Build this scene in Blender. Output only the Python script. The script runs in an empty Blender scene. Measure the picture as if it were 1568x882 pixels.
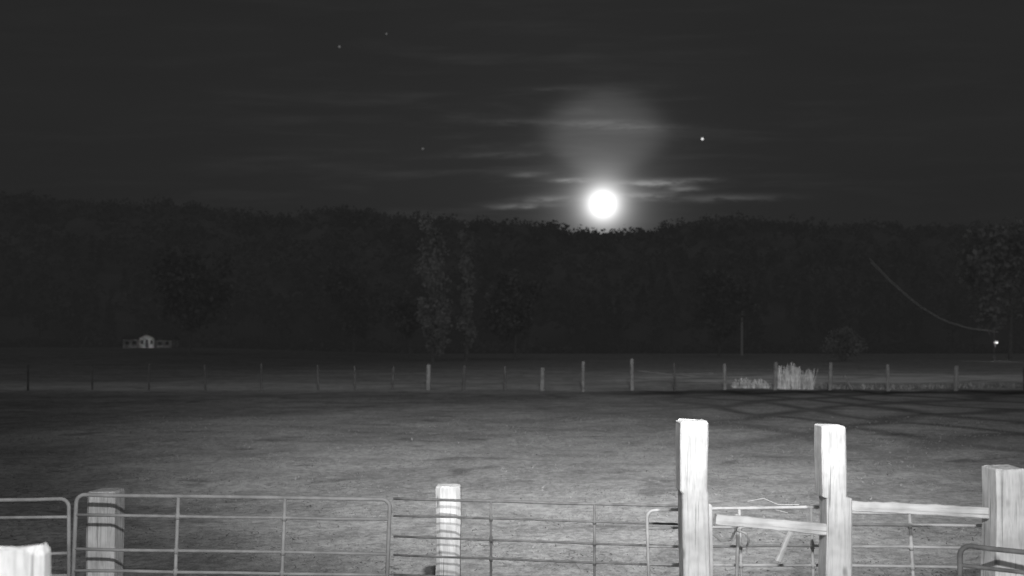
import bpy, bmesh, math, random
import numpy as np
from mathutils import Vector, Matrix
random.seed(7); rng=np.random.default_rng(7)
sc=bpy.context.scene
sc.view_settings.view_transform='Standard'; sc.view_settings.look='None'
sc.view_settings.exposure=0; sc.view_settings.gamma=1

# ---------------------------------------------------------------- helpers
def smooth(a,b,x):
    t=np.clip((np.asarray(x,float)-a)/(b-a),0,1); return t*t*(3-2*t)

class NT:
    def __init__(s,nt): s.nt=nt; s.n=nt.nodes; s.l=nt.links
    def node(s,t,**k):
        n=s.n.new(t)
        for a,b in k.items(): setattr(n,a,b)
        return n
    def setin(s,sock,v):
        if isinstance(v,bpy.types.NodeSocket): s.l.new(v,sock)
        else: sock.default_value=v
    def m(s,op,a,b=0.0,c=None,clamp=False):
        n=s.node('ShaderNodeMath',operation=op); n.use_clamp=clamp
        s.setin(n.inputs[0],a); s.setin(n.inputs[1],b)
        if c is not None: s.setin(n.inputs[2],c)
        return n.outputs[0]
    def vm(s,op,a,b=(0,0,0),c=None):
        n=s.node('ShaderNodeVectorMath',operation=op)
        s.setin(n.inputs[0],a); s.setin(n.inputs[1],b)
        if c is not None: s.setin(n.inputs[2],c)
        return n.outputs['Value'] if op in('DOT_PRODUCT','LENGTH') else n.outputs[0]
    def ss(s,x,a,b,lo=0.0,hi=1.0):
        if a>b: a,b,lo,hi=b,a,hi,lo
        n=s.node('ShaderNodeMapRange',interpolation_type='SMOOTHSTEP')
        s.setin(n.inputs[0],x); n.inputs[1].default_value=a; n.inputs[2].default_value=b
        n.inputs[3].default_value=lo; n.inputs[4].default_value=hi
        return n.outputs[0]
    def noise(s,vec,scale,detail=3,rough=.5,dist=0):
        n=s.node('ShaderNodeTexNoise'); s.l.new(vec,n.inputs['Vector'])
        n.inputs['Scale'].default_value=scale; n.inputs['Detail'].default_value=detail
        n.inputs['Roughness'].default_value=rough; n.inputs['Distortion'].default_value=dist
        return n.outputs[0]
    def mapping(s,vec,scale=(1,1,1),rot=(0,0,0),loc=(0,0,0)):
        n=s.node('ShaderNodeMapping'); s.l.new(vec,n.inputs[0])
        n.inputs[1].default_value=loc; n.inputs[2].default_value=rot; n.inputs[3].default_value=scale
        return n.outputs[0]

def new_mat(name,rough=.8,spec=.2,metal=0):
    m=bpy.data.materials.new(name); m.use_nodes=True
    t=NT(m.node_tree); b=t.n['Principled BSDF']
    b.inputs['Roughness'].default_value=rough; b.inputs['Metallic'].default_value=metal
    b.inputs['Specular IOR Level'].default_value=spec
    return m,t,b
def simple_noise_mat(name,lo,hi,scale=(1,1,1),ns=5,rough=.8,spec=.2,bump=0,metal=0,detail=4,contrast=(.3,.7)):
    m,t,b=new_mat(name,rough,spec,metal)
    tc=t.node('ShaderNodeTexCoord'); v=t.mapping(tc.outputs['Object'],scale)
    n=t.noise(v,ns,detail,.6)
    val=t.ss(n,contrast[0],contrast[1],lo,hi)
    c=t.node('ShaderNodeCombineColor')
    for i in range(3): t.l.new(val,c.inputs[i])
    t.l.new(c.outputs[0],b.inputs['Base Color'])
    return m

def mesh_obj(name,verts,faces,mat,parent=None,smooth_sh=False):
    me=bpy.data.meshes.new(name); me.from_pydata([tuple(v) for v in verts],[],[tuple(f) for f in faces]); me.update()
    o=bpy.data.objects.new(name,me); sc.collection.objects.link(o)
    if mat: me.materials.append(mat)
    if parent: o.parent=parent
    if smooth_sh:
        for p in me.polygons: p.use_smooth=True
    return o
def empty(name,loc=(0,0,0)):
    e=bpy.data.objects.new(name,None); e.location=loc; sc.collection.objects.link(e); e.empty_display_size=.3; return e
def np_mesh(name,V,F,mat):
    me=bpy.data.meshes.new(name); k=F.shape[1]
    me.vertices.add(len(V)); me.vertices.foreach_set('co',V.astype(np.float32).ravel())
    me.loops.add(F.size); me.loops.foreach_set('vertex_index',F.astype(np.int32).ravel())
    me.polygons.add(len(F)); me.polygons.foreach_set('loop_start',np.arange(0,F.size,k,dtype=np.int32))
    me.polygons.foreach_set('loop_total',np.full(len(F),k,dtype=np.int32))
    me.update(calc_edges=True); me.validate()
    if mat: me.materials.append(mat)
    o=bpy.data.objects.new(name,me); sc.collection.objects.link(o); return o

class Geo:
    def __init__(s): s.v=[]; s.f=[]
    def tube(s,pts,r,n=8,closed_ends=True):
        pts=[Vector(p) for p in pts]; rr=r if isinstance(r,(list,tuple)) else [r]*len(pts)
        base=len(s.v)
        for i,p in enumerate(pts):
            d=(pts[min(i+1,len(pts)-1)]-pts[max(i-1,0)]).normalized()
            a=Vector((0,1,0)) if abs(d.y)<.9 else Vector((1,0,0))
            u=d.cross(a).normalized(); w=d.cross(u).normalized()
            for k in range(n):
                t=2*math.pi*k/n
                s.v.append(p+(u*math.cos(t)+w*math.sin(t))*rr[i])
        for i in range(len(pts)-1):
            for k in range(n):
                a0=base+i*n+k; a1=base+i*n+(k+1)%n
                s.f.append((a0,a1,a1+n,a0+n))
        if closed_ends:
            s.f.append(tuple(base+k for k in range(n))[::-1]); e=base+(len(pts)-1)*n
            s.f.append(tuple(e+k for k in range(n)))
    def box(s,x0,x1,y0,y1,z0,z1):
        b=len(s.v)
        for z in (z0,z1):
            for x,y in ((x0,y0),(x1,y0),(x1,y1),(x0,y1)): s.v.append((x,y,z))
        s.f+= [(b,b+3,b+2,b+1),(b+4,b+5,b+6,b+7),(b,b+1,b+5,b+4),(b+1,b+2,b+6,b+5),(b+2,b+3,b+7,b+6),(b+3,b,b+4,b+7)]

# ---------------------------------------------------------------- camera
H=2.75
cam=bpy.data.cameras.new('camera'); co=bpy.data.objects.new('camera',cam); sc.collection.objects.link(co)
co.location=(0,0,H); co.rotation_euler=(math.radians(90),0,0)
cam.sensor_width=36; cam.lens=31.2; cam.shift_y=.0568; cam.clip_end=8000; cam.clip_start=.05
cam.dof.use_dof=True; cam.dof.focus_distance=9.0; cam.dof.aperture_fstop=1.4
sc.camera=co

# ---------------------------------------------------------------- world (night sky)
w=bpy.data.worlds.new('World'); sc.world=w; w.use_nodes=True
t=NT(w.node_tree); bg=t.n['Background']
MAZ,MEL=.1024,.160
sky=t.node('ShaderNodeTexSky',sky_type='NISHITA'); sky.sun_disc=False
sky.sun_elevation=math.radians(9); sky.sun_rotation=math.radians(5.8)
bw=t.node('ShaderNodeRGBToBW'); t.l.new(sky.outputs[0],bw.inputs[0])
tc=t.node('ShaderNodeTexCoord'); sx=t.node('ShaderNodeSeparateXYZ'); t.l.new(tc.outputs['Generated'],sx.inputs[0])
X,Y,Z=sx.outputs
yc=t.m('MAXIMUM',Y,.05); az=t.m('DIVIDE',X,yc); el=t.m('DIVIDE',Z,yc)
front=t.ss(Y,.1,.5)
q0=t.node('ShaderNodeCombineXYZ'); t.l.new(az,q0.inputs[0]); t.l.new(el,q0.inputs[1]); Q0=q0.outputs[0]
n1=t.noise(t.vm('MULTIPLY',Q0,(5,48,0)),1.0,4,.6,.3)
n2=t.noise(t.vm('MULTIPLY',Q0,(40,200,0)),1.0,2,.6,.2)
n3=t.noise(t.vm('MULTIPLY',Q0,(2.2,9,0)),1.0,2,.5,.4)
q1=t.node('ShaderNodeCombineXYZ'); t.l.new(az,q1.inputs[0]); t.l.new(t.m('ADD',t.m('MULTIPLY_ADD',t.m('SUBTRACT',n2,.5),.006,el),t.m('MULTIPLY',az,-.02)),q1.inputs[1]); Q=q1.outputs[0]
def gauss(Qv,a0,e0,sa,se):
    v=t.vm('MULTIPLY_ADD',Qv,(1/sa,1/se,0),(-a0/sa,-e0/se,0))
    return t.m('POWER',.3679,t.vm('DOT_PRODUCT',v,v))
tot=t.m('MULTIPLY_ADD',t.m('MINIMUM',bw.outputs[0],8),.0009,.0180)
tot=t.m('MULTIPLY_ADD',t.m('SUBTRACT',n3,.5),.016,tot)
near=gauss(Q0,.04,.2,.28,.12)
tot=t.m('MULTIPLY_ADD',near,.012,tot)
tot=t.m('MULTIPLY_ADD',t.ss(n1,.45,.85),t.m('MULTIPLY_ADD',near,.06,.006),tot)
stk=None
for a,e,sa,se,am in [(.098,.2515,.045,.0045,.15),(.01,.253,.045,.003,.05),(.019,.1937,.02,.0028,.15),
      (.064,.187,.020,.0024,.42),(.155,.184,.034,.0038,.5),(.192,.1775,.018,.0030,.26),(.012,.158,.032,.0028,.24),
      (.235,.167,.06,.0038,.12),(.045,.166,.03,.0038,.22),(.145,.170,.03,.0045,.3),(.14,.247,.05,.003,.07),(0.0,.216,.07,.003,.05),(.205,.187,.022,.0022,.2),
      (.05,.29,.04,.003,.04)]:
    gg=gauss(Q,a,e+ -.02*a,sa,se)
    stk=t.m('MULTIPLY',gg,am) if stk is None else t.m('MULTIPLY_ADD',gg,am,stk)
tot=t.m('MULTIPLY_ADD',stk,t.ss(n2,.30,.62,.3,1),tot)
# bright patch painted into the sky above the moon (wide on top, narrowing toward the moon)
dv=t.m('DIVIDE',t.m('SUBTRACT',az,.104),t.ss(el,.16,.24,.022,.066)); ev=t.m('DIVIDE',t.m('SUBTRACT',el,.235),.050)
q=t.m('ADD',t.m('MULTIPLY',dv,dv),t.m('MULTIPLY',ev,ev)); q=t.m('MULTIPLY',q,t.m('MULTIPLY_ADD',n3,.4,.8))
bright_patch=t.m('POWER',.3679,t.m('POWER',q,2.4))
tot=t.m('MULTIPLY_ADD',bright_patch,t.m('MULTIPLY',t.ss(n1,.1,.9,.8,1.2),.14),tot)
dq=t.vm('SUBTRACT',Q0,(MAZ,MEL,0)); r=t.vm('LENGTH',dq)
g=t.m('ADD',t.m('MULTIPLY',t.m('EXPONENT',t.m('DIVIDE',r,-.0090)),12.0),t.m('MULTIPLY',t.m('EXPONENT',t.m('DIVIDE',r,-.028)),.8))
tot=t.m('ADD',tot,g)
tot=t.m('MULTIPLY',tot,front)
back=t.m('MULTIPLY',t.m('SUBTRACT',1,front),t.m('MULTIPLY_ADD',t.ss(Y,0,-.8),.17,.04))  # unseen brighter sky behind the camera, added to light trees and ground
tot=t.m('ADD',tot,back)
t.l.new(tot,bg.inputs[0]); bg.inputs[1].default_value=1.0

# ---------------------------------------------------------------- moon, planet and stars
def emis(name,s):
    m=bpy.data.materials.new(name); m.use_nodes=True; tt=NT(m.node_tree); b=tt.n['Principled BSDF']
    b.inputs['Base Color'].default_value=(.3,.3,.3,1)
    b.inputs['Emission Color'].default_value=(1,1,1,1); b.inputs['Emission Strength'].default_value=s; return m
def ball(name,loc,r,mat,sub=4):
    bm=bmesh.new(); bmesh.ops.create_icosphere(bm,subdivisions=sub,radius=r)
    me=bpy.data.meshes.new(name); bm.to_mesh(me); bm.free(); me.materials.append(mat)
    for p in me.polygons:p.use_smooth=True
    o=bpy.data.objects.new(name,me); o.location=loc; sc.collection.objects.link(o); return o
D=4000
ball('moon',(MAZ*D,D,H+MEL*D),40,emis('moonlight',10))
sm2=emis('faint_starlight',.32)
ball('planet',(.2145*D,D,H+.2335*D),5.5,emis('planetlight',2.8),2)
for a,e,rr,mm in [(-.1945,.3375,4.6,sm2),(-.1415,.352,3.6,sm2),(-.1005,.2225,4.2,sm2)]:
    ball('star',(a*D,D,H+e*D),rr,mm,2)

# ---------------------------------------------------------------- ground
def gz(x,y):
    x=np.asarray(x,float); y=np.asarray(y,float)
    z=.05*np.sin(x*.31+y*.17)*np.sin(y*.23+1)+.035*np.sin(x*.9+1.3)*np.sin(y*.71)
    z=z*smooth(3,12,y)
    z=z+smooth(-20,-90,x)*smooth(60,200,y)*1.6+.8*smooth(110,230,y)
    z=z+.10*np.exp(-((y-60-.1*x)/3.0)**2)*smooth(4,10,x)
    return z
ys=np.concatenate([np.linspace(-30,4,12),np.linspace(5,70,131),np.linspace(72,300,90),np.linspace(330,6000,18)])
xs=np.concatenate([np.linspace(-4000,-140,14),np.linspace(-135,-42,40),np.linspace(-40,50,151),np.linspace(52,140,36),np.linspace(160,4000,14)])
GX,GY=np.meshgrid(xs,ys); GZ=gz(GX,GY)
V=np.stack([GX.ravel(),GY.ravel(),GZ.ravel()],1)
nx,ny=len(xs),len(ys); ii=np.arange(nx-1)[None,:]+np.arange(ny-1)[:,None]*nx
F=np.stack([ii,ii+1,ii+1+nx,ii+nx],-1).reshape(-1,4)
gm,t,b=new_mat('pasture_soil_and_turf',1,0)
tc=t.node('ShaderNodeTexCoord'); P=tc.outputs['Object']; sp=t.node('ShaderNodeSeparateXYZ'); t.l.new(P,sp.inputs[0]); X,Y,Z=sp.outputs
a=t.noise(t.mapping(P,(.12,.3,1)),1,4,.6,.6)
bn=t.noise(P,1.1,4,.6,.4); cn=t.noise(P,7,3,.65); dn=t.noise(P,40,1,.6)
pn=t.noise(t.mapping(P,(.55,.9,1)),1,3,.5,.5)
val=t.ss(a,.3,.7,.27,.38)
val=t.m('MULTIPLY',val,t.ss(bn,.3,.7,.82,1.12))
val=t.m('MULTIPLY',val,t.ss(pn,.30,.42,.66,1.0))
val=t.m('MULTIPLY',val,t.ss(cn,.3,.7,.76,1.22))
val=t.m('MULTIPLY',val,t.ss(dn,.3,.7,.80,1.16))
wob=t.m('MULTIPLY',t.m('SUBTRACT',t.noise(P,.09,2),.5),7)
def shadow_bands(kx,ky,period,off,wd):  # crossing shadows on the field, painted into the ground colour
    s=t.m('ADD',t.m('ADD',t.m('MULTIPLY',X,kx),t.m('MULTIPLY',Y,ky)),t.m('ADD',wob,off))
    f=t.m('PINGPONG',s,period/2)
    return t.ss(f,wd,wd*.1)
band_shade=t.m('MAXIMUM',shadow_bands(.95,.30,4.0,0,.85),shadow_bands(.62,-.75,4.8,1,.95))
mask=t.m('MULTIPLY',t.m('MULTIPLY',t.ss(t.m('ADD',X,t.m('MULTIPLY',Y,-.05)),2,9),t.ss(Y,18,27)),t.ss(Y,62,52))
band_shade=t.m('MULTIPLY',t.m('MULTIPLY',band_shade,mask),t.m('MULTIPLY',t.ss(bn,.3,.55,.5,1),t.ss(a,.3,.6,.6,1)))
val=t.m('MULTIPLY',val,t.m('SUBTRACT',1,t.m('MULTIPLY',band_shade,.58)))
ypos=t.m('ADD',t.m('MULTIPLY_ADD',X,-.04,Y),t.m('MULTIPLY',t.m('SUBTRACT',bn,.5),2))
ditch_shade=t.m('MULTIPLY',t.m('MULTIPLY',t.ss(ypos,49,51.5),t.ss(ypos,55.5,53.5)),t.ss(X,2,9))  # shade of the ditch bank, painted as a dark strip in the ground colour
val=t.m('MULTIPLY',val,t.m('SUBTRACT',1,t.m('MULTIPLY',ditch_shade,.6)))
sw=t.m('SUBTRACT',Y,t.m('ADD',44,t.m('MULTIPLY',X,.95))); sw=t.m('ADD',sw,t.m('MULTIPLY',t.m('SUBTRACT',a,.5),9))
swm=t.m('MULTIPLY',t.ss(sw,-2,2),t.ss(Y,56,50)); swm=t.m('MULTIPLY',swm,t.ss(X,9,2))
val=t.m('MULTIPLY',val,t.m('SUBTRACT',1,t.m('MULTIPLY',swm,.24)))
# ground colour raised beyond the fence to stand in for missing light
val=t.m('MULTIPLY',val,t.ss(Y,50,60,1,1.6))
val=t.m('MULTIPLY',val,t.m('SUBTRACT',1,t.m('MULTIPLY',t.m('MULTIPLY',t.ss(Y,56,75),t.ss(X,20,-40)),.45)))
ln=t.m('MULTIPLY',t.m('MULTIPLY',t.ss(ypos,60,64),t.ss(ypos,90,80)),t.ss(X,5,14))
val=t.m('MULTIPLY_ADD',t.m('MULTIPLY',ln,t.ss(a,.42,.55,0,1)),.4,val)
val=t.m('MINIMUM',val,.85)
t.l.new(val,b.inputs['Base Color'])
bp=t.node('ShaderNodeBump'); bp.inputs['Strength'].default_value=.5; bp.inputs['Distance'].default_value=.05
t.l.new(t.m('ADD',t.m('MULTIPLY',cn,.6),bn),bp.inputs['Height']); t.l.new(bp.outputs[0],b.inputs['Normal'])
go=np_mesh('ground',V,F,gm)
for p in go.data.polygons:p.use_smooth=True

# very short grazed grass (one mesh)
N=60000
gy=9+ (rng.random(N)**1.3)*26; gx=(rng.random(N)*2-1)*(gy*.62+3)
keep=(np.sin(gx*1.7+np.sin(gy*1.1)*2)+np.sin(gy*2.3+gx*.6)+rng.normal(0,1.2,N))>.2
gx,gy=gx[keep],gy[keep]; n=len(gx); g0=gz(gx,gy)
h=(.008+.025*rng.random(n)**2)*(1+gy/80); wd=.012+.012*rng.random(n)
th=rng.random(n)*math.pi; lx=rng.normal(0,.05,n); ly=rng.normal(0,.05,n)
V=np.empty((n,3,3)); V[:,0]=np.stack([gx-np.cos(th)*wd,gy-np.sin(th)*wd,g0-.005],1); V[:,1]=np.stack([gx+np.cos(th)*wd,gy+np.sin(th)*wd,g0-.005],1)
V[:,2]=np.stack([gx+lx,gy+ly,g0+h],1)
np_mesh('grass',V.reshape(-1,3),np.arange(3*n).reshape(-1,3),simple_noise_mat('dry_grass',.10,.24,ns=.8))

# ---------------------------------------------------------------- wood
def wood_mat(name,lo,hi,axis='z',kn=.45):
    m,t,b=new_mat(name,.85,.1)
    tc=t.node('ShaderNodeTexCoord'); P=tc.outputs['Object']
    scl={'z':(14,14,1.0),'x':(1.0,14,14)}[axis]
    g=t.noise(t.mapping(P,scl),3,6,.7,.8); big=t.noise(P,3.2,3,.6)
    s2={'z':(1,1,.45),'x':(.45,1,1)}[axis]
    vo=t.node('ShaderNodeTexVoronoi'); t.l.new(t.mapping(P,s2),vo.inputs['Vector']); vo.inputs['Scale'].default_value=5
    knot=t.ss(vo.outputs[0],.05,.15,kn,1)
    crack=t.ss(t.noise(t.mapping(P,(28,28,.6) if axis=='z' else (.6,28,28)),1.5,2,.5),.30,.38,.45,1)
    val=t.m('MULTIPLY',t.ss(g,.22,.6,lo,hi),t.ss(big,.3,.7,.72,1.1)); val=t.m('MULTIPLY',t.m('MULTIPLY',val,knot),crack)
    t.l.new(val,b.inputs['Base Color'])
    bp=t.node('ShaderNodeBump'); bp.inputs['Strength'].default_value=.4; bp.inputs['Distance'].default_value=.01
    t.l.new(g,bp.inputs['Height']); t.l.new(bp.outputs[0],b.inputs['Normal']); return m
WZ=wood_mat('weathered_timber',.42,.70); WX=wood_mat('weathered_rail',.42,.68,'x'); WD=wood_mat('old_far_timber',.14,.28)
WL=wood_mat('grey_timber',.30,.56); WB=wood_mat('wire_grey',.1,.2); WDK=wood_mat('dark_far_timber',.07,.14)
WM=wood_mat('bleached_timber',.40,.66)

def post(name,x,y,w,ztop,lean=(0,0),zsplit=None,shift=(0,0),rnd=.012,mat=WZ,topslope=0,d=None,rag=.006):
    d=d or w; bx,by=x,y; z0=-.1
    zs=list(np.linspace(z0,ztop-.03,26)); 
    if zsplit: zs+= [zsplit-.012,zsplit+.012]; zs.sort()
    zs+= [ztop-.012,ztop]
    vs=[];fs=[]; ph=random.random()*9
    for k,z in enumerate(zs):
        cx=lean[0]*(z/ztop)+.004*math.sin(z*5+ph); cy=lean[1]*(z/ztop)
        hw=w/2*(1+.02*math.sin(z*7+ph*2)+random.uniform(-.012,.012)); hd=d/2*(1+.02*math.sin(z*6+ph))
        if zsplit and z<zsplit: cx+=shift[0]; hw*=1+shift[1]
        c=rnd
        if k==len(zs)-1: hw-=.012; hd-=.012
        ring=[(-hw+c,-hd),(-hw*.5,-hd-.001),(0,-hd-.002),(hw*.5,-hd-.001),(hw-c,-hd),(hw,-hd+c),(hw,hd-c),(hw-c,hd),(-hw+c,hd),(-hw,hd-c),(-hw,-hd+c)]
        for (a,b2) in ring:
            zz=z+(topslope*a + random.uniform(-rag,rag) if k>=len(zs)-2 else 0)
            vs.append((cx+a,cy+b2,zz))
    n=11
    for i in range(len(zs)-1):
        for k in range(n): fs.append((i*n+k,i*n+(k+1)%n,(i+1)*n+(k+1)%n,(i+1)*n+k))
    e=(len(zs)-1)*n; fs.append(tuple(e+k for k in range(n)))
    o=mesh_obj(name,vs,fs,mat); o.location=(bx,by,0); return o

post('wooden_gate_post',1.366,6.7,.205,2.19,lean=(-.012,0),zsplit=1.66,shift=(.014,-.03))
post('wooden_gate_post',2.485,6.9,.188,2.14,lean=(-.01,0),zsplit=1.58,shift=(.034,.05))
post('wooden_gate_post',3.60,6.5,.22,1.865)
post('wooden_fence_post',-3.655,7.95,.25,1.46,lean=(.02,0),rnd=.03,mat=WL)
post('wooden_fence_post',-.64,8.95,.242,1.35,rnd=.045,mat=WM)
post('wooden_corner_post',-2.05,3.6,.32,1.925,topslope=.06,rnd=.02,d=.09,rag=.02)
post('gate_stile',1.515,6.86,.055,1.53,d=.08,rnd=.005)

def rail(name,p0,p1,hh,dd):
    p0=Vector(p0);p1=Vector(p1);L=(p1-p0).length; vs=[];fs=[];N=16
    for i in range(N+1):
        x=L*i/N; a=hh/2*(1+random.uniform(-.06,.06)); b2=dd/2; o=random.uniform(-.003,.003)
        for yy,zz in ((-b2,-a+.008),(-b2,a-.008),(-b2+.008,a),(b2-.008,a),(b2,a-.008),(b2,-a+.008),(b2-.008,-a),(-b2+.008,-a)): vs.append((x,yy,zz+o))
    n=8
    for i in range(N):
        for k in range(n): fs.append((i*n+k,i*n+(k+1)%n,(i+1)*n+(k+1)%n,(i+1)*n+k))
    fs.append(tuple(range(n))[::-1]); fs.append(tuple(N*n+k for k in range(n)))
    o=mesh_obj(name,vs,fs,WX); d=p1-p0
    o.rotation_euler=(0,-math.atan2(d.z,math.hypot(d.x,d.y)),math.atan2(d.y,d.x)); o.location=p0; return o
rail('wooden_rail',(1.545,6.75,1.435),(2.42,6.85,1.335),.085,.045)
rail('wooden_rail',(2.615,6.85,1.52),(3.49,6.5,1.53),.080,.045)
rail('wooden_brace',(2.128,6.78,1.33),(2.018,6.74,1.115),.040,.03)

# ---------------------------------------------------------------- tubular metal gates
galv=simple_noise_mat('galvanised_tube',.24,.36,ns=6,rough=.6,spec=.3)
rust=simple_noise_mat('rusty_tube',.10,.18,ns=8,rough=.8)
mid=simple_noise_mat('weathered_tube',.36,.54,ns=6,rough=.6,spec=.3)
def gate(name,p0,p1,ztops,bars,verts,r=.019,mat=galv,left=True,right=True,rc=.07,lean=0,zb=.12):
    g=Geo(); p0=Vector((p0[0],p0[1],0)); p1=Vector((p1[0],p1[1],0)); L=(p1-p0).length; d=(p1-p0)/L
    zt=lambda s: ztops[0]+(ztops[1]-ztops[0])*s/L
    def pt(s,z): 
        q=p0+d*(s+lean*(zt(s)-z)); return (q.x,q.y,z)
    path=[]
    if left:
        path.append(pt(0,zb)); path+=[pt(rc-rc*math.cos(a),zt(0)-rc+rc*math.sin(a)) for a in np.linspace(0,math.pi/2,7)]
    else: path.append(pt(0,zt(0)))
    for s in np.linspace(.1,.9,6)*L: path.append(pt(s,zt(s)+random.uniform(-.003,.003)))
    if right:
        path+=[pt(L-rc+rc*math.cos(a),zt(L)-rc+rc*math.sin(a)) for a in np.linspace(math.pi/2,0,7)]; path.append(pt(L,zb))
    else: path.append(pt(L,zt(L)))
    g.tube(path,r,10)
    for bdrop in bars:
        g.tube([pt(s,zt(s)-bdrop+random.uniform(-.003,.003)) for s in np.linspace(0,L,7)],r*.82,8)
    for f in verts:
        s=f*L
        g.tube([pt(s,zt(s)-.004),pt(s,zb)],r*.9,8)
        for bdrop in bars: g.tube([pt(s,zt(s)-bdrop+.025),pt(s,zt(s)-bdrop-.025)],r*1.25,8)
    g.tube([pt(0,zb),pt(L,zb)],r*.9,8)
    return mesh_obj(name,g.v,g.f,mat,smooth_sh=True)
gate('metal_livestock_gate',(-6.6,7.35),(-3.745,7.5),(1.44,1.46),[.15,.46,.65,.85,1.05],[.33,.67],r=.016)
gate('metal_livestock_gate',(-3.68,7.5),(-1.03,7.5),(1.495,1.455),[.17,.46,.64,.84,1.05],[.325,.665],r=.017,lean=-.04)
gate('metal_livestock_panel',(-1.15,8.62),(1.6,8.22),(1.27,1.265),[.165,.37,.55,.74,.92],[.345,.70],r=.013,mat=rust,left=False,right=False)
gate('metal_livestock_gate',(1.185,7.8),(2.62,7.3),(1.31,1.43),[.16,.32,.48,.68,.9],[.52,.90],r=.014,mat=mid,right=False,lean=.03)
gate('metal_livestock_gate',(2.7,7.3),(4.3,7.2),(1.385,1.385),[.10,.28,.44,.62,.82],[.345],r=.016,mat=mid,left=False,right=False,lean=.06)
gate('metal_livestock_gate',(3.13,6.2),(4.8,5.5),(1.36,1.30),[.14,.3,.46,.64,.84],[.5],r=.018,mat=rust,right=True)
g=Geo(); g.tube([(1.86,7.35,1.36),(1.87,7.34,1.2),(1.85,7.34,.6)],.014,8)
g.tube([(1.86,7.33,1.23),(1.92,7.3,1.21),(1.95,7.3,1.15),(1.93,7.3,1.10)],.010,6)
g.tube([(1.55,6.95,1.30),(1.64,6.97,1.22),(1.75,7.1,1.2),(1.86,7.33,1.26)],.009,6)
mesh_obj('gate_latch_chain',g.v,g.f,mid,smooth_sh=True)
g=Geo(); g.tube([(2.02,7.6,1.42),(2.14,7.55,1.455),(2.25,7.5,1.41),(2.41,7.45,1.42)],.004,6); g.tube([(1.95,7.6,1.37),(2.1,7.5,1.40),(2.3,7.4,1.36)],.003,6)
mesh_obj('wire_offcut',g.v,g.f,mid)

# ---------------------------------------------------------------- far paddock fence
g=Geo(); gd=Geo()
px=[(-42,1.6),(-38,1.5),(-34.2,1.7),(-30,1.6),(-26,1.55),(-22.5,1.65),(-19,1.6),(-15.5,1.7),(-12,1.6),(-9.7,1.55),(-7.4,1.5),(-5.2,1.62),(-3,1.55),(-.4,1.5),(1.86,1.42),(4.4,1.82),(7.45,1.98),(10.1,1.68),(13.2,1.66),(16.3,1.77),(19.7,1.75),(23.3,1.62),(27.5,1.55),(31.8,1.5),(36,1.6),(40,1.6),(44,1.5)]
for i,(x,z) in enumerate(px):
    y=55; r_=.12+random.uniform(-.01,.03)*(1 if x>-6 else .3); l=random.uniform(-.07,.07)
    if x<-6: r_*=.5
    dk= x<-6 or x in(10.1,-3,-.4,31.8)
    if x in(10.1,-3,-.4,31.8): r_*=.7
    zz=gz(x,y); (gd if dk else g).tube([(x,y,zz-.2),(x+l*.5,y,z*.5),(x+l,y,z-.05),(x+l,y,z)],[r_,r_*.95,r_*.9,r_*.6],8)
g2=Geo()
for hgt in (.25,.5,.75,1.0,1.25):
    pts=[]
    for k,(x,_) in enumerate(px[:-1]):
        pts.append((x,54.88,hgt+float(gz(x,55))+random.uniform(-.03,.03)))
        xm=(x+px[k+1][0])/2; pts.append((xm,54.88,hgt-.03+float(gz(xm,55))+random.uniform(-.02,.02)))
    g2.tube(pts,.0035,4)
wf=empty('wire_fence'); mesh_obj('posts',g.v,g.f,WD,wf); mesh_obj('dark_posts',gd.v,gd.f,WDK,wf); mesh_obj('wires',g2.v,g2.f,WB,wf)  # posts further left and a few others get the darker timber
g=Geo(); g.tube([(21.4,55.8,.0),(20.9,55.8,.9)],.06,6); g.tube([(8.2,57.5,1.15),(10.2,57.6,.95),(12.6,57.6,.72)],.025,6); g.tube([(10,57.6,.95),(13.1,57.8,1.0)],.02,6)
mesh_obj('fallen_rail',g.v,g.f,WD)

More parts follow.
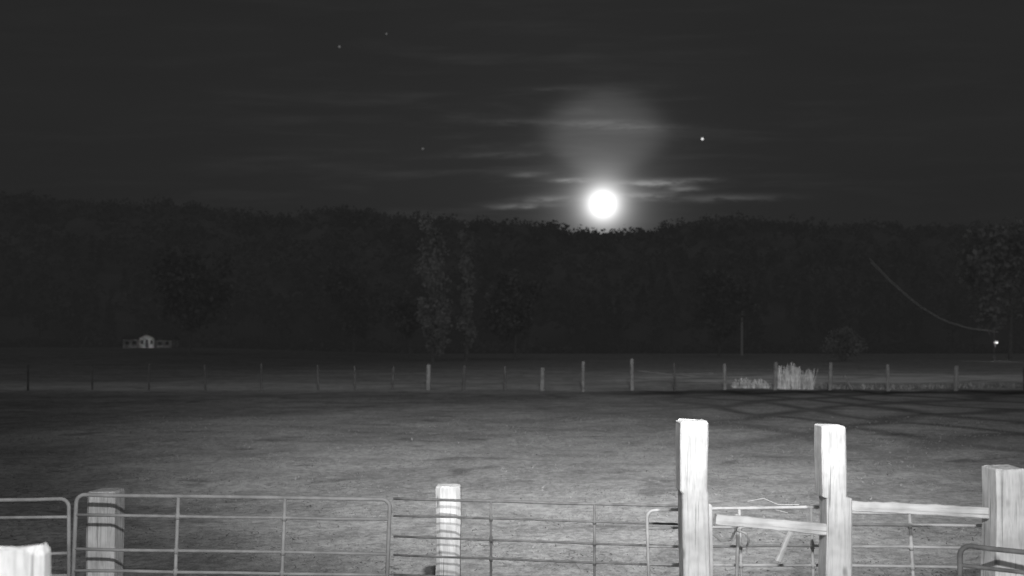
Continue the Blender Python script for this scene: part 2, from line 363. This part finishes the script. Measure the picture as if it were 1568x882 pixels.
# ---------------------------------------------------------------- leafy things
def leaf_quads(C,size):
    n=len(C); a=rng.normal(size=(n,3)); a/=np.linalg.norm(a,axis=1)[:,None]
    b2=rng.normal(size=(n,3)); b2-= (b2*a).sum(1)[:,None]*a; b2/=np.linalg.norm(b2,axis=1)[:,None]
    s=(size*(.6+.8*rng.random(n)))[:,None]
    return np.stack([C-a*s*.5,C+b2*s*.32,C+a*s*.5,C-b2*s*.32],1)
def leaf_mat(name,lo,hi,ns):
    return simple_noise_mat(name,lo,hi,ns=ns,rough=1,spec=0,detail=1,contrast=(.35,.65))
bark=simple_noise_mat('bark',.12,.3,(6,6,1),2)
def tree(name,x,y,hgt,wid,kind,nleaf,ls,mat,leanx=0):
    z0=float(gz(x,y)); root=empty(name,(x,y,z0))
    g=Geo(); r0=hgt*.016
    tp=[(leanx*s*s+.15*math.sin(s*5),.1*math.sin(s*4+1),hgt*.93*s) for s in np.linspace(0,1,9)]
    g.tube(tp,[r0*(1-s*.9) for s in np.linspace(0,1,9)],8)
    tips=[]
    nb=44 if kind=='poplar' else 16
    for i in range(nb):
        s=random.uniform(.03 if kind=='poplar' else .25,.90); an=random.random()*6.28
        k=int(s*8); p=Vector(tp[k])*(1-(s*8-k))+Vector(tp[min(k+1,8)])*(s*8-k)
        if kind=='poplar': ln=wid*.5*(.85-.45*s)*random.uniform(.6,1.2); up=ln*1.3
        else: ln=wid*.5*math.sin(math.pi*min(.95,(s*.9)))*random.uniform(.75,1.1); up=ln*.55
        q=p+Vector((math.cos(an)*ln,math.sin(an)*ln,up)); m_=p.lerp(q,.5)+Vector((0,0,-.1*ln))
        g.tube([p,m_,q],[r0*.35*(1-s*.6),r0*.2*(1-s*.6),.02],5); tips+=[m_,q,p.lerp(q,.75)]
    mesh_obj('trunk_and_limbs',g.v,g.f,bark,root)
    tips=np.array([list(v) for v in tips]); tips=np.vstack([tips,np.array(tp)[4:]])
    idx=rng.integers(0,len(tips),nleaf); cr=wid*(.13 if kind=='poplar' else .14)
    d=rng.normal(size=(nleaf,3)); d/=np.linalg.norm(d,axis=1)[:,None]; d*= (rng.random(nleaf)**.5)[:,None]*cr*(.6+ .9*(idx%5)/4)[:,None]; d[:,2]*=1.3
    C=tips[idx]+d; C[:,2]=np.maximum(C[:,2],.1)
    o=np_mesh('foliage',leaf_quads(C,ls).reshape(-1,3),np.arange(4*nleaf).reshape(-1,4),mat); o.parent=root
    return root
lm=leaf_mat('tree_leaves',.28,.46,.35); lmd=leaf_mat('dark_tree_leaves',.14,.24,.3)
tree('poplar_tree',-13.4,150,26.5,6.5,'poplar',8000,.6,lm,-.3)
tree('poplar_tree',-7.8,152,25.0,4.0,'poplar',4500,.55,lm,.2)
tree('maple_tree',.5,158,15.5,11,'broad',4500,.8,lmd)
tree('maple_tree',-18.5,160,12,7,'broad',3000,.8,lmd)
tree('oak_tree',-60,165,19,15,'broad',4000,.95,lmd)
tree('oak_tree',42,180,17,12,'broad',3500,.95,lmd)
tree('oak_tree',87,155,24,16,'broad',4500,.95,lm)
tree('oak_tree',-34,190,18,14,'broad',3500,.95,lmd)
def bush(name,x,y,wd,hg,n,ls,mat):
    z0=float(gz(x,y)); root=empty(name,(x,y,z0)); g=Geo()
    tips=[]
    for i in range(14):
        an=random.random()*6.28; rr=wd*.42*random.random()**.5; q=Vector((math.cos(an)*rr,math.sin(an)*rr*.8,hg*(.9-.5*(rr/(wd*.5))**2)*random.uniform(.75,1)))
        g.tube([(q.x*.15,q.y*.15,-.1),(q.x*.6,q.y*.6,q.z*.6),tuple(q)],[.05,.03,.01],5); tips+=[q,q*.7]
    mesh_obj('stems',g.v,g.f,bark,root); tips=np.array([list(v) for v in tips])
    d=rng.normal(size=(n,3)); d/=np.linalg.norm(d,axis=1)[:,None]; d*=(rng.random(n)**.5)[:,None]*wd*.2
    C=tips[rng.integers(0,len(tips),n)]+d; C[:,2]=np.maximum(C[:,2],.05)
    o=np_mesh('foliage',leaf_quads(C,ls).reshape(-1,3),np.arange(4*n).reshape(-1,4),mat); o.parent=root
bush('round_bush',55,148,7,5.4,3500,.4,lm)

def reeds(name,x0,x1,y0,y1,n,h0,h1,mat):
    x=x0+(x1-x0)*rng.random(n); y=y0+(y1-y0)*rng.random(n); z=gz(x,y)
    cl=.5+.5*np.sin(x*4.3)*np.sin(x*1.7+2)
    h=(h0+(h1-h0)*rng.random(n))*(.5+.5*cl); th=rng.random(n)*3.14; wd=.035; lx=rng.normal(0,.12,n); ly=rng.normal(0,.16,n)
    V=np.empty((n,4,3)); c,s=np.cos(th)*wd,np.sin(th)*wd
    V[:,0]=np.stack([x-c,y-s,z-.02],1);V[:,1]=np.stack([x+c,y+s,z-.02],1);V[:,2]=np.stack([x+c*.5+lx,y+s*.5+ly,z+h],1);V[:,3]=np.stack([x-c*.5+lx,y-s*.5+ly,z+h],1)
    np_mesh(name,V.reshape(-1,3),np.arange(4*n).reshape(-1,4),mat)
rm=simple_noise_mat('pale_dry_reeds',.4,.85,ns=1.6)
reeds('dry_reeds',17.0,19.2,56.2,57.6,380,.8,1.8,rm)
reeds('dry_reeds',14.2,16.6,56.4,57.6,260,.15,.75,rm)
reeds('dry_reeds',19.8,34,57,60,500,.1,.4,simple_noise_mat('dull_dry_reeds',.15,.5,ns=.8))

# ---------------------------------------------------------------- hill + forest
rx=np.array([-900,-420,0,100,200,270,330,380,450,500,540,600,650,740,800,880,940,1000,1060,1130,1200,1280,1340,1400,1500,1568,2000,2600],float)
ry=np.array([278,280,294,303,316,313,319,330,330,318,316,331,335,340,340,350,356,352,340,334,341,348,342,350,350,345,330,330],float)
RX=(rx-784)/1358*420; RZ=2.75+(530-ry)/1358*420-12
def hz(x,y):
    x=np.asarray(x,float); y=np.asarray(y,float)
    hr=np.interp(x*420/np.maximum(y,300),RX,RZ)
    up=smooth(235,425,y)
    return hr*up*(1-.15*smooth(450,900,y))+2.4+np.sin(x*.05)*np.sin(y*.04)*1.5*up-1.6*(1-smooth(-20,-90,x))*(1-up)-.3
xs=np.linspace(-800,800,161); ys=np.concatenate([np.linspace(232,440,40),np.linspace(460,1200,16)])
GX,GY=np.meshgrid(xs,ys); V=np.stack([GX.ravel(),GY.ravel(),hz(GX,GY).ravel()],1); V[:161,2]-=4
nx,ny=len(xs),len(ys); ii=np.arange(nx-1)[None,:]+np.arange(ny-1)[:,None]*nx
F=np.stack([ii,ii+1,ii+1+nx,ii+nx],-1).reshape(-1,4)
hm=simple_noise_mat('forest_floor',.1,.2,ns=.1); ho=np_mesh('hill',V,F,hm)
allV=[]
def add_tree(x,y,z,hg,wdt,conif,n,ls):
    if conif:
        s=rng.random(n)**.7; zz=hg*(1-.9*(1-s))
        lay=.75+.25*np.sin(zz/hg*40); rad=wdt*.5*(1-s)*lay*rng.random(n)**.35+.15; an=rng.random(n)*6.283
        C=np.stack([x+rad*np.cos(an),y+rad*np.sin(an),z+hg*(.12+.85*s)],1)
    else:
        k=7; cc=rng.normal(size=(k,3))*np.array([wdt*.2,wdt*.2,hg*.15]); cc=np.clip(cc,[-wdt*.4,-wdt*.4,-hg*.3],[wdt*.4,wdt*.4,hg*.22])+np.array([0,0,hg*.58]); cr=wdt*(.18+.12*rng.random(k))
        i=rng.integers(0,k,n); d=rng.normal(size=(n,3)); d/=np.linalg.norm(d,axis=1)[:,None]; d*=(cr[i]*rng.random(n)**.3)[:,None]
        C=cc[i]+d+np.array([x,y,z])
    allV.append(leaf_quads(C,ls))
    r0=hg*.018
    for (ax,ay) in ((1,0),(0,1)):
        allV.append(np.array([[[x-r0*ax,y-r0*ay,z-1],[x+r0*ax,y+r0*ay,z-1],[x+r0*.3*ax,y+r0*.3*ay,z+hg*.75],[x-r0*.3*ax,y-r0*.3*ay,z+hg*.75]]]))
for yy in np.arange(238,440,11):
    for xx in np.arange(-330,330,9.5):
        if abs(xx)>yy*.72: continue
        x=xx+rng.uniform(-4,4); y=yy+rng.uniform(-4,4)
        ridge=y>385
        con=(y<320) and rng.random()<.3+.3*math.sin(x*.03)
        hg=rng.uniform(9.5,12.5) if ridge else rng.uniform(12,18)
        if 330<y<=385: hg=rng.uniform(11,14)
        add_tree(x,y,float(hz(x,y)),hg,(hg*.45 if con else (12 if ridge else hg*.75)),con,150 if ridge else 80,1.3 if ridge else 2.0)
V=np.concatenate(allV); n=len(V)
cx=np.arange(-340,341,3.0); cy=np.arange(245,440,3.5); GX,GY=np.meshgrid(cx,cy)
bump=2.5*np.sin(GX*.55+np.sin(GY*.3)*2)*np.sin(GY*.6+np.sin(GX*.23)*2)+rng.normal(0,.7,GX.shape)
CZ=hz(GX,GY)+6.5+bump*.9; CZ[0]-=9; Vc=np.stack([GX.ravel(),GY.ravel(),CZ.ravel()],1)
nx,ny=len(cx),len(cy); ii=np.arange(nx-1)[None,:]+np.arange(ny-1)[:,None]*nx
Fc=np.stack([ii,ii+1,ii+1+nx,ii+nx],-1).reshape(-1,4)
Vall=np.vstack([V.reshape(-1,3),Vc]); Fall=np.vstack([np.arange(4*n).reshape(-1,4),Fc+4*n])
np_mesh('forest',Vall,Fall,leaf_mat('forest_leaves',.08,.16,.05))
n=9000
x=rng.uniform(-170,170,n); y=rng.uniform(228,236,n); hh=(1.5+2.2*(.5+.5*np.sin(x*.13)*np.sin(x*.31+1)))
C=np.stack([x,y,gz(x,y)+hh*rng.random(n)],1)
np_mesh('hedgerow',leaf_quads(C,1.4).reshape(-1,3),np.arange(4*n).reshape(-1,4),leaf_mat('hedge_leaves',.1,.2,.1))

# added volume with its own glow, lifting the dark of the wooded hill
glow_vol_mat=bpy.data.materials.new('added_glow_volume'); glow_vol_mat.use_nodes=True; tt=NT(glow_vol_mat.node_tree); tt.n.clear()
out=tt.node('ShaderNodeOutputMaterial'); ab=tt.node('ShaderNodeVolumeAbsorption'); em=tt.node('ShaderNodeEmission'); ad=tt.node('ShaderNodeAddShader')
SG=.0070; ab.inputs['Color'].default_value=(0,0,0,1); ab.inputs['Density'].default_value=SG
em.inputs['Color'].default_value=(1,1,1,1); em.inputs['Strength'].default_value=.0185*SG
tt.l.new(ab.outputs[0],ad.inputs[0]); tt.l.new(em.outputs[0],ad.inputs[1]); tt.l.new(ad.outputs[0],out.inputs['Volume'])
g=Geo(); g.box(-600,600,90,226,-3,75); mesh_obj('glow_volume_box',g.v,g.f,glow_vol_mat)

# ---------------------------------------------------------------- distant farm house (left)
bx,by=-83,202; root=empty('farmhouse',(bx,by,float(gz(bx,by))+.1))
wallm=simple_noise_mat('white_siding',.3,.75,(1,1,2),.7); roofm=simple_noise_mat('shingle_roof',.05,.1,ns=3); glass=simple_noise_mat('dark_window',.02,.04,ns=1,rough=.2)
g=Geo(); g.box(-5.6,-1.6,0,4,0,2.0); g.box(-1.6,1.8,-.6,4,0,2.3); g.box(1.8,5.6,0,4,0,1.9)
b0=len(g.v); g.v+=[(-1.6,-.6,2.3),(1.8,-.6,2.3),(.1,-.6,3.1),(-1.6,4,2.3),(1.8,4,2.3),(.1,4,3.1)]; g.f+=[(b0,b0+1,b0+2),(b0+4,b0+3,b0+5)]
mesh_obj('walls',g.v,g.f,wallm,root)
g=Geo()
def slope(x0,x1,y0,z0,y1,z1,th=.12):
    b=len(g.v); g.v+=[(x0,y0,z0),(x1,y0,z0),(x1,y1,z1),(x0,y1,z1),(x0,y0,z0+th),(x1,y0,z0+th),(x1,y1,z1+th),(x0,y1,z1+th)]
    g.f+=[(b,b+3,b+2,b+1),(b+4,b+5,b+6,b+7),(b,b+1,b+5,b+4),(b+1,b+2,b+6,b+5),(b+2,b+3,b+7,b+6),(b+3,b,b+4,b+7)]
slope(-5.9,-1.62,-.4,1.95,2,2.9); slope(-5.9,-1.62,4.4,1.95,2,2.9); slope(1.82,5.9,-.4,1.85,2,2.8); slope(1.82,5.9,4.4,1.85,2,2.8)
for sx_ in (-1,1):
    b=len(g.v); x0=.1+sx_*2.0; g.v+=[(x0,-.9,2.15),(x0,4.2,2.15),(.1,4.2,3.15),(.1,-.9,3.15),(x0,-.9,2.27),(x0,4.2,2.27),(.1,4.2,3.27),(.1,-.9,3.27)]
    g.f+=[(b,b+3,b+2,b+1),(b+4,b+5,b+6,b+7),(b,b+1,b+5,b+4),(b+1,b+2,b+6,b+5),(b+2,b+3,b+7,b+6),(b+3,b,b+4,b+7)]
mesh_obj('roof',g.v,g.f,roofm,root)
g=Geo()
for x0,x1,z0,z1,y0 in [(-5,-4.2,.8,1.6,-.03),(-3.4,-2.5,.8,1.6,-.03),(2.4,3.3,.7,1.5,-.03),(4.1,4.9,.7,1.5,-.03),(-1.3,-.6,.9,1.8,-.63),(.9,1.5,.9,1.8,-.63),(-.2,.5,0.05,1.9,-.63)]: g.box(x0,x1,y0,y0+.06,z0,z1)
mesh_obj('windows_and_door',g.v,g.f,glass,root)
def lamp_obj(name,kind,loc,energy,target=None,size=60,blend=1,rad=.1):
    l=bpy.data.lights.new(name,kind); l.energy=energy; l.color=(1,1,1)
    if kind in('SPOT','POINT'): l.shadow_soft_size=rad
    if kind=='SPOT': l.spot_size=math.radians(size); l.spot_blend=blend
    o=bpy.data.objects.new(name,l); sc.collection.objects.link(o); o.location=loc
    if target is not None: o.rotation_euler=(Vector(target)-Vector(loc)).to_track_quat('-Z','Y').to_euler()
    return o
lamp_obj('porch_lamp','POINT',(bx+.3,by-2.2,3.4),60)

def pole(name,x,y,ht,r,mat):
    z0=float(gz(x,y)); g=Geo(); g.tube([(0,0,-.3),(0,0,ht*.5),(.03,0,ht)],[r,r*.85,r*.65],10)
    g.tube([(-.5,0,ht-.6),(.5,0,ht-.6)],.05,6)
    for q in (-.45,.45): g.tube([(q,0,ht-.55),(q,0,ht-.35)],.05,6)
    o=mesh_obj(name,g.v,g.f,mat); o.location=(x,y,z0); return o
pale=simple_noise_mat('pale_pole',.8,.9)
pole('utility_pole',51.8,200,10.2,.28,pale)
# service wire sagging down to the yard lamp
g=Geo()
for k in range(2):
    pts=[]
    for s in np.linspace(0,1,14):
        pts.append((60+22*s+.2*k,149+1.0*s,(17.5-.6*k)*(1-s)+5.2*s-3.2*math.sin(math.pi*s)+.05*math.sin(s*30)))
    g.tube(pts,.035,5)
mesh_obj('overhead_wire',g.v,g.f,pale)
g=Geo(); g.tube([(0,0,0),(0,0,4.9),(0,0,5.3)],[.09,.07,.06],8); g.tube([(0,0,3.1),(.1,0,3.35),(.4,0,3.4)],[.05,.05,.04],8); g.box(.25,.65,-.15,.15,3.25,3.38)
yl=empty('yard_lamp',(81.5,150,float(gz(81.5,150)))); mesh_obj('pole',g.v,g.f,galv,yl)
lb=ball('lens',(0,0,0),.2,emis('lamp_glow',2.0),2); lb.parent=yl; lb.location=(.45,0,3.15); lb.scale=(1,1,.7)
lamp_obj('yard_lamp_light','POINT',(81.9,149.6,float(gz(81.5,150))+2.9),60)

# ---------------------------------------------------------------- lights
mo=bpy.data.lights.new('moonlight','SUN'); mo.energy=.2; mo.angle=math.radians(.8); o=bpy.data.objects.new('moonlight',mo); sc.collection.objects.link(o)
o.rotation_euler=Vector((-MAZ,-1,-MEL)).to_track_quat('-Z','Y').to_euler()
lamp_obj('ir_floodlight','SPOT',(.3,-.6,5.0),2500,(0,14,0),150,1,.12)  # infrared illuminator of the camera, unseen, set above it
lamp_obj('field_fill_spot','SPOT',(1.0,-2,8.5),46000,(4,60,0),66,1,.15)  # unseen spot added to brighten the far field
